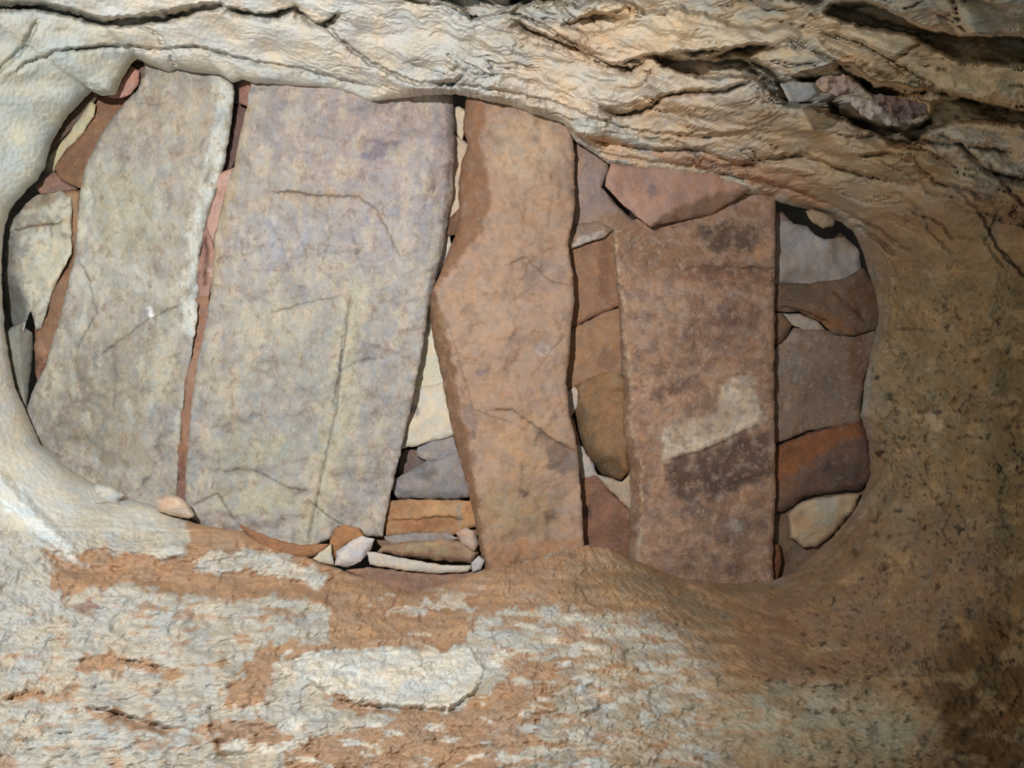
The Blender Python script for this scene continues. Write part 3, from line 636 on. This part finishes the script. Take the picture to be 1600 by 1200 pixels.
S('roof_slab', 'rightmost big capping slab, rusty red brown with a whitish patch', 'slab',
  [(958,362),(985,345),(1040,330),(1110,305),(1165,285),(1211,280),(1212,330),(1211,450),(1210,550),(1210,650),(1212,760),(1208,860),(1208,935),(1150,940),(1060,935),(982,905),(980,868),(979,800),(975,700),(972,600),(968,500),(962,420)],
  1.965, (180,136,108), M_RED, thick=.13, step=4, flake=(90,60,.008,4), und=.008, tilt=(0,.00002), und_s=90,
  ops=[('b',1135,370,56,26,5,(92,78,64),.85),('b',1080,470,30,12,20,(120,82,70),.6),('b',1150,490,50,22,-10,(118,84,76),.6),('b',1010,560,24,40,0,(184,146,118),.6),('b',1000,470,22,30,0,(196,164,140),.6),('p',[(960,355),(1060,355),(1110,410),(1205,410),(1205,430),(1090,430),(1010,430),(965,400)],(150,110,80),.7,12),
   ('b',1130,430,90,18,3,(138,92,72),.7),('b',1030,480,60,50,0,(178,142,120),.6),('b',1120,520,70,40,0,(134,98,86),.6),('b',1050,560,60,50,0,(168,130,104),.5),
   ('b',1050,608,50,12,-18,(118,82,72),.7),('b',1180,600,40,60,0,(160,118,96),.5),
   ('p',[(1125,610),(1145,590),(1178,590),(1182,625),(1192,655),(1165,675),(1130,685),(1090,700),(1060,718),(1038,718),(1035,670),(1090,650),(1125,650)],(226,206,182),.95,5),
   ('b',1100,655,70,30,-12,(186,152,126),.5),('p',[(1040,725),(1100,705),(1170,675),(1205,680),(1208,740),(1100,790),(1050,780)],(104,80,70),.9,8),
   ('b',1130,750,36,24,0,(90,70,66),.75),('b',1085,800,30,20,0,(112,96,84),.6),('b',1150,830,60,30,0,(116,94,82),.6),('b',1150,820,14,8,10,(180,172,158),.7),
   ('b',1180,775,25,15,-20,(164,118,92),.6),('b',1100,890,90,40,0,(142,112,92),.7),('b',1010,640,14,60,0,(182,138,112),.6),
   ('p',[(955,360),(962,362),(966,420),(976,500),(984,590),(989,680),(1003,730),(1003,800),(994,905),(976,905),(970,700),(964,500)],(158,122,94),.9,2),
   ('l',[(961,362),(965,420),(975,500),(983,590),(988,680),(1002,730),(1002,800),(995,870)],2.6,(206,176,142),.85),
   ('b',1000,870,14,40,0,(190,164,136),.5),('n',16,16,.14,(196,160,136),.4,61),('n',26,18,.12,(116,80,68),.38,62)],
  rel=[('f',[(950,360),(962,362),(966,420),(976,500),(984,590),(989,680),(1003,730),(1003,800),(994,910),(970,910),(965,700),(955,500)],[(962,362),(966,420),(976,500),(984,590),(989,680),(1003,730),(1003,800),(994,910)],.0030),
       ('s',[(1055,425),(1100,415),(1205,420)],.002,30,.004,20),('s',[(1035,720),(1100,704),(1190,660)],.002,20,.004,14)])

# ------------------------------------------------------------------ stones wedged in the gaps
def R_(label, pts, z, base, mat=None, name='rubble_stone', cat='stone', **k):
    k.setdefault('thick', .032); k.setdefault('und', .008); k.setdefault('und_s', 45)
    if z > 1.99: z = 1.99+(z-1.99)*0.55
    return S(name, label, cat, pts, z, base, mat or M_RUB, **k)

# west end
R_('brown stone left of the leftmost slab, under its upper corner', [(95,282),(84,262),(104,232),(126,214),(146,172),(150,138),(180,146),(222,120),(214,146),(190,172),(168,200),(150,240),(138,300)], 2.06, (142,100,72), tilt=(.0004,0),
   ops=[('b',115,255,30,24,0,(132,92,60),.6),('b',180,150,20,10,0,(170,110,90),.6),('l',[(150,150),(140,180)],8,(178,120,84),.6)])
R_('cream wedge of stone beside the brown stone at upper left', [(66,266),(78,240),(108,205),(142,160),(150,164),(146,182),(126,214),(100,240),(88,262),(80,275)], 2.05, (206,194,152), M_PALE, tilt=(0,.0004))
R_('dark brown sliver along the upper left rim of the shaft', [(70,240),(80,215),(108,170),(148,132),(158,146),(140,168),(108,205),(84,232)], 2.03, (112,88,72))
R_('pink stone at the top corner left of the leftmost slab', [(168,152),(186,128),(206,104),(218,112),(216,134),(204,148),(186,154)], 2.01, (196,138,120), tilt=(.0006,0))
R_('grey brown stone in the topmost left corner of the gap', [(204,100),(214,96),(234,104),(232,130),(212,146),(214,120)], 2.07, (120,98,84))
R_('small reddish stone above the big pale speckled stone', [(56,292),(66,278),(84,268),(104,284),(122,296),(92,303),(64,304)], 2.05, (150,110,96))
R_('big pale speckled stone at the left end of the shaft', [(4,455),(8,400),(16,350),(40,318),(60,304),(96,298),(112,308),(112,396),(94,430),(80,462),(66,512),(56,516),(48,486),(36,520),(14,505),(6,480)], 2.03, (200,196,176), M_PALE, tilt=(-.0002,0), und=.02,
   ops=[('b',60,315,50,12,-10,(150,134,112),.9),('b',45,340,30,8,-5,(176,170,156),.8),('l',[(20,362),(50,352),(85,348)],5,(150,112,84),.7),('b',20,420,18,90,8,(150,146,138),.9),('b',30,480,22,40,0,(140,142,136),.9),('n',12,14,.2,(140,136,130),.7,71),('b',82,420,24,40,0,(214,208,182),.6)],
   rel=[('s',[(18,362),(50,353),(100,348)],.01,12,.012,8),('f',[(0,360),(22,362),(24,430),(44,480),(40,530),(0,520)],[(22,362),(24,430),(44,480),(40,530)],.002)])
R_('long strip of brown mud stone along the left edge of the leftmost slab', [(98,300),(124,296),(124,350),(121,400),(108,452),(98,492),(88,524),(74,572),(58,604),(54,560),(54,514),(66,508),(78,458),(92,430),(106,398),(108,330),(90,306)], 2.045, (146,106,78), und=.012,
   ops=[('b',112,330,16,40,0,(176,132,92),.7),('b',66,545,12,14,0,(176,128,96),.7),('b',66,575,12,14,0,(120,76,56),.7),('b',100,420,14,16,0,(136,92,66),.6)])
R_('narrow grey upright stone at the lower left rim', [(9,522),(18,510),(34,506),(50,520),(53,545),(48,585),(40,640),(30,616),(16,575)], 2.04, (150,150,136), M_PALE,
   ops=[('p',[(28,510),(50,518),(54,550),(40,640),(30,570)],(132,132,122),.9,2)], rel=[('f',[(28,500),(60,500),(60,560),(40,645),(30,570)],[(28,508),(30,570),(38,640)],.0014)])
# between first and second slab
R_('red brown chip at the top of the first gap', [(374,128),(386,122),(400,128),(396,150),(388,168),(372,160)], 2.04, (160,108,92))
R_('dark maroon stone below the red brown chip in the first gap', [(366,162),(392,162),(386,200),(376,235),(364,262),(352,270),(340,276),(352,240),(362,200)], 2.13, (116,86,80))
R_('pink stone wedged halfway down the first gap', [(338,272),(352,266),(366,262),(358,290),(344,340),(334,380),(320,362),(322,335)], 2.05, (196,150,136), ops=[('b',345,300,14,14,0,(160,118,112),.6)])
R_('flaky reddish stone under the pink one in the first gap', [(312,362),(322,350),(330,372),(338,400),(334,440),(324,470),(310,466),(308,420)], 2.045, (170,124,110), ops=[('b',318,400,5,30,0,(140,96,84),.6),('b',328,425,4,10,0,(214,178,160),.7)], rel=[('c',[(322,370),(324,400),(320,450)],1.6,.02)])
R_('long brown strip filling the lower part of the first gap', [(306,466),(326,462),(330,490),(318,560),(306,620),(300,700),(294,782),(274,782),(276,720),(282,640),(288,590),(298,545)], 2.03, (158,112,88), und=.01, ops=[('b',284,750,10,40,0,(120,80,70),.7),('b',300,580,8,50,8,(170,128,102),.6),('b',288,700,8,20,0,(150,96,64),.6)])
R_('salmon and white pebble at the foot of the first gap', [(240,780),(258,772),(278,774),(296,788),(304,804),(296,811),(268,806),(246,798)], 1.90, (216,190,166), M_PALE, thick=.035, rnd=12, rnd_amt=.03, und=.01, ops=[('b',256,782,14,8,20,(208,160,134),.7)])
R_('bluish white stone on the rim below the leftmost slab', [(142,764),(152,756),(172,760),(194,772),(184,786),(160,792),(146,788)], 1.885, (198,200,194), M_PALE, thick=.035, rnd=12, rnd_amt=.02, ops=[('b',155,772,6,4,0,(130,120,116),.6)])
# between second and third slab
R_('cream sliver at the top of the second gap', [(706,168),(718,166),(730,174),(727,200),(722,220),(708,204)], 2.09, (214,196,166), M_PALE)
R_('cream stone behind the upper end of the second gap', [(704,204),(722,218),(734,226),(724,262),(720,300),(722,325),(700,352),(694,344)], 2.08, (206,182,154), M_PALE)
R_('small white chip in the narrow waist of the second gap', [(690,372),(702,364),(706,384),(694,412),(682,436),(680,420)], 2.06, (206,196,184), M_PALE)
R_('brown chip above the white chip of the second gap', [(696,348),(722,320),(726,340),(712,368),(694,370)], 2.05, (126,86,62))
R_('upper pale yellow stone in the second gap', [(664,490),(672,480),(684,540),(698,600),(690,606),(664,606),(644,612),(652,560)], 2.10, (214,206,180), M_PALE)
R_('lower pale stone in the second gap, above grey stones', [(642,612),(664,604),(694,598),(706,650),(712,680),(690,686),(660,694),(626,702),(634,650)], 2.085, (214,202,180), M_PALE, ops=[('b',648,640,5,8,0,(130,116,110),.7),('b',665,603,18,5,-8,(186,182,160),.6)])
R_('flat violet grey stone under the pale stone in second gap', [(652,698),(690,684),(710,680),(726,712),(718,726),(672,722),(650,712)], 2.105, (150,142,142))
R_('dark maroon stone behind the violet grey stones', [(622,712),(634,702),(654,700),(676,724),(650,738),(622,745)], 2.15, (124,100,94))
R_('rounded charcoal grey stone in the second gap', [(610,762),(616,748),(640,736),(664,720),(690,716),(718,700),(734,740),(744,776),(690,782),(650,778),(622,780)], 2.06, (142,136,138), rnd=16, rnd_amt=.03, ops=[('b',665,738,20,10,0,(100,90,88),.7),('l',[(622,770),(660,772),(716,770)],6,(126,128,132),.8)])
R_('orange brown block beneath the charcoal grey stone', [(602,782),(640,780),(742,782),(748,822),(704,838),(650,834),(600,838)], 2.055, (186,132,84), ops=[('b',660,822,50,12,-4,(160,100,64),.8),('b',690,795,40,8,0,(196,152,106),.6),('b',714,805,5,20,0,(148,140,128),.8)],
   rel=[('s',[(604,812),(650,812),(690,806),(725,812)],.004,14,.012,8)])
R_('thin grey stone slice on the lower sill of the second gap', [(600,838),(640,832),(700,832),(716,842),(690,852),(640,852),(604,850)], 2.01, (150,140,136))
R_('brown and buff stone lying on the lower sill', [(600,850),(640,846),(690,842),(730,848),(748,866),(738,880),(680,876),(620,868),(590,862)], 1.985, (162,128,98), rnd=10, rnd_amt=.02, ops=[('b',665,856,36,9,0,(172,150,108),.7),('l',[(640,866),(690,868),(735,872)],4,(150,100,72),.7)])
R_('orange and white rounded stone at the foot of tan slab', [(712,832),(726,824),(742,830),(748,850),(742,862),(724,854)], 1.965, (200,168,150), rnd=10, rnd_amt=.02, ops=[('b',718,836,9,6,0,(206,148,112),.8)])
R_('long white sliver at the bottom of the second gap', [(573,862),(590,864),(640,874),(700,884),(738,884),(730,894),(680,896),(620,890),(578,882)], 1.945, (200,190,176), M_PALE, thick=.04)
R_('bluish white chip left of the tan slab foot', [(736,880),(748,868),(758,876),(752,890),(738,894)], 1.94, (186,182,184), M_PALE, thick=.04)
R_('lilac white stone under the widest slab', [(523,884),(526,862),(546,846),(566,838),(586,842),(580,862),(562,878),(542,886)], 1.95, (202,196,200), M_PALE, thick=.05, rnd=12, rnd_amt=.02)
R_('orange brown stone between widest slab and lilac white stone', [(514,850),(522,826),(540,820),(562,826),(572,842),(546,848),(528,862),(520,876)], 1.968, (176,118,70), thick=.05)
R_('small cream triangle of stone left of lilac white stone', [(488,872),(500,862),(518,850),(522,884),(500,880)], 1.945, (200,192,170), M_PALE, thick=.04)
R_('orange mud ridge along the foot of the widest slab', [(372,818),(400,830),(440,846),(480,852),(514,850),(500,866),(470,872),(430,866),(396,846)], 1.955, (170,112,72), thick=.04)
R_('purplish brown mud lump under the white sliver', [(540,890),(580,886),(640,894),(700,898),(752,892),(730,915),(640,935),(590,918)], 1.955, (150,112,92), thick=.04)
R_('brown mud bed behind the sill stones of the second gap', [(586,832),(640,828),(750,826),(768,880),(760,905),(680,905),(600,890)], 2.09, (150,112,84), und=.01)
# between third and fourth slab
R_('mauve stone at the top of the third gap', [(892,225),(925,226),(952,250),(952,262),(940,292),(970,327),(1004,356),(985,364),(955,366),(930,352),(890,366),(894,320)], 2.04, (172,140,124), tilt=(0,.0001), ops=[('b',925,300,24,40,0,(160,140,140),.6),('b',960,345,28,14,10,(168,122,84),.7)])
R_('flat grey step of stone below the mauve stone', [(884,372),(900,350),(935,344),(958,358),(944,372),(915,380),(888,392)], 2.02, (160,132,114), tilt=(0,-.0006), ops=[('l',[(888,378),(920,375),(945,366)],5,(206,192,176),.85)])
R_('triangular pink slab hung over the top of the red brown slab', [(944,290),(954,256),(1000,262),(1060,262),(1120,270),(1175,296),(1140,318),(1110,336),(1060,345),(1015,354),(976,322)], 1.915, (182,136,118), M_TAN, thick=.045, ops=[('b',1020,300,10,9,0,(130,104,106),.8),('p',[(1015,354),(1060,322),(1130,298),(1180,298),(1110,338)],(150,112,88),.85,2),('b',965,290,14,20,0,(160,112,94),.5)],
   rel=[('f',[(1010,360),(1055,322),(1125,296),(1190,290),(1112,342)],[(1020,350),(1055,322),(1125,296),(1180,290)],.0012)])
R_('long russet block in the third gap, above its crack', [(884,384),(915,378),(950,362),(962,360),(968,420),(972,476),(930,494),(884,516)], 2.045, (164,116,84), ops=[('b',945,420,9,60,-3,(140,90,62),.7),('b',905,440,20,50,0,(170,126,96),.5)])
R_('russet block below the slanting crack of the third gap', [(884,518),(930,495),(974,477),(978,540),(982,592),(940,588),(905,602),(880,612)], 2.055, (172,126,90), ops=[('b',950,560,20,20,0,(150,104,80),.6)])
R_('pale chip beside the tan slab, above the olive brown block', [(882,612),(898,604),(908,612),(902,636),(892,652),(884,640)], 2.05, (196,180,168), M_PALE)
R_('pointed olive brown block in the third gap', [(898,606),(925,588),(950,580),(984,588),(986,680),(984,735),(970,750),(940,742),(915,708),(900,668),(894,645)], 2.025, (158,116,76), rnd=10, rnd_amt=.02, und=.014,
   ops=[('b',945,730,36,26,0,(98,74,48),.8),('b',915,680,20,50,-20,(120,94,62),.7),('b',950,630,20,40,0,(168,116,76),.5)], rel=[('f',[(890,600),(905,600),(925,690),(960,752),(900,752)],[(905,600),(925,690),(962,752)],.0016)])
R_('russet sliver between the tan slab and the olive brown block', [(884,652),(893,648),(902,676),(912,706),(906,720),(894,690)], 2.07, (172,124,88))
R_('white wedge under the point of olive brown block', [(898,694),(910,698),(928,726),(934,742),(908,752),(902,730)], 2.06, (196,184,176), M_PALE)
R_('buff chip beneath the olive brown block, against the red brown slab', [(930,742),(950,746),(972,752),(985,740),(988,800),(972,786),(952,766)], 2.04, (190,164,138), M_PALE)
R_('smooth dark russet stone at the bottom of the third gap', [(900,745),(932,742),(954,768),(974,786),(990,800),(990,880),(960,872),(905,872)], 2.065, (152,104,80), ops=[('b',918,800,10,14,0,(96,66,66),.7),('b',965,830,10,40,0,(120,84,62),.6)])
# east end
R_('frosty grey stone right of the red brown slab', [(1208,326),(1222,332),(1240,350),(1262,353),(1272,366),(1288,374),(1304,370),(1312,362),(1330,378),(1342,392),(1348,424),(1320,438),(1270,446),(1208,444)], 2.04, (176,164,160), M_PALE, ops=[('b',1225,335,16,12,0,(140,100,80),.7),('b',1310,375,30,20,0,(160,140,118),.6),('b',1250,430,50,12,0,(150,128,112),.6),('b',1265,375,34,22,0,(190,186,190),.6)], und=.014)
R_('dark brown sloping stone under the frosty grey stone', [(1208,444),(1270,442),(1318,436),(1350,418),(1368,450),(1380,500),(1366,516),(1330,524),(1300,522),(1284,504),(1250,488),(1208,486)], 2.025, (132,102,78), ops=[('b',1300,505,36,12,20,(158,96,52),.7),('b',1340,470,24,30,30,(126,84,60),.6),('b',1240,460,40,14,5,(114,92,74),.6)],
   rel=[('c',[(1300,455),(1330,480),(1355,505)],2,.008),('s',[(1210,476),(1260,486),(1300,505)],.003,14,.012,8)])
R_('small triangular brown stone against the red brown slab', [(1208,488),(1224,490),(1238,508),(1228,528),(1208,544)], 2.03, (134,100,72), ops=[('l',[(1212,540),(1232,515)],5,(96,62,44),.7)])
R_('long white flake under the dark brown sloping stone', [(1220,490),(1250,490),(1278,502),(1290,516),(1260,518),(1238,508)], 2.055, (188,170,152), M_PALE)
R_('grey and rust mottled block at the right end', [(1206,545),(1228,528),(1240,512),(1290,516),(1315,524),(1345,520),(1372,512),(1366,560),(1352,590),(1346,622),(1346,662),(1300,668),(1262,674),(1206,696)], 2.045, (154,126,106), M_RED, ops=[('b',1340,560,18,50,0,(130,84,62),.7),('b',1280,600,50,40,0,(134,112,98),.6),('b',1235,570,24,30,0,(166,148,136),.6),('b',1250,530,30,10,0,(176,160,146),.6)])
R_('orange topped dark stone below the mottled block', [(1206,700),(1262,676),(1300,668),(1346,658),(1364,690),(1366,745),(1346,766),(1300,770),(1260,776),(1226,800),(1206,800)], 2.03, (126,92,78), rnd=12, rnd_amt=.02,
   ops=[('p',[(1206,700),(1262,674),(1346,656),(1352,684),(1310,690),(1275,715),(1245,740),(1206,760)],(168,96,50),.85,6),('b',1320,735,36,22,0,(92,72,66),.6),('b',1232,765,16,24,0,(140,96,66),.6)])
R_('pale honey coloured stone at the lower right end', [(1230,802),(1250,786),(1275,778),(1345,770),(1335,800),(1306,832),(1278,856),(1256,856),(1234,840)], 2.00, (206,176,138), M_PALE, tilt=(0,.0003), ops=[('b',1290,800,24,20,-40,(200,190,170),.8),('b',1250,810,16,14,0,(196,146,110),.6)], rnd=6, rnd_amt=.03)
R_('brown mud stone behind the pale honey coloured stone', [(1206,800),(1230,796),(1300,760),(1362,748),(1352,800),(1300,850),(1262,890),(1206,925)], 2.09, (140,112,86), ops=[('b',1220,880,12,30,0,(128,76,40),.7)])
R_('rust red sliver at the lower right foot of the last slab', [(1204,850),(1218,850),(1222,880),(1214,912),(1204,920)], 2.02, (136,80,46), thick=.05)
R_('loose round pebble stuck under the upper right rim', [(1258,330),(1270,326),(1292,334),(1305,344),(1302,354),(1286,357),(1268,348)], 1.90, (182,154,120), thick=.03, rnd=7, rnd_amt=.012)
# broken stones in the niche of the strata
R_('flat blue grey stone at the left of the upper right niche', [(1218,130),(1240,126),(1272,130),(1278,148),(1262,158),(1232,160)], 1.40, (168,166,166), M_PALE, thick=.03)
R_('crumbly pink stone in the middle of the upper right niche', [(1276,122),(1300,116),(1328,118),(1340,134),(1332,148),(1310,150),(1290,144),(1276,138)], 1.385, (200,164,150), M_PALE, thick=.03, und=.02, und_s=14, rough=5)
R_('white broken stone edge in the upper right niche', [(1326,150),(1345,152),(1372,164),(1392,182),(1398,196),(1380,194),(1350,180),(1332,166)], 1.36, (208,188,176), M_PALE, thick=.03, und=.02, und_s=14, rough=5)
R_('mauve crumbled rock at the right of the upper right niche', [(1362,148),(1390,150),(1420,156),(1448,166),(1450,178),(1425,186),(1408,194),(1390,180),(1370,164)], 1.37, (158,126,118), thick=.03, und=.03, und_s=14, rough=6)
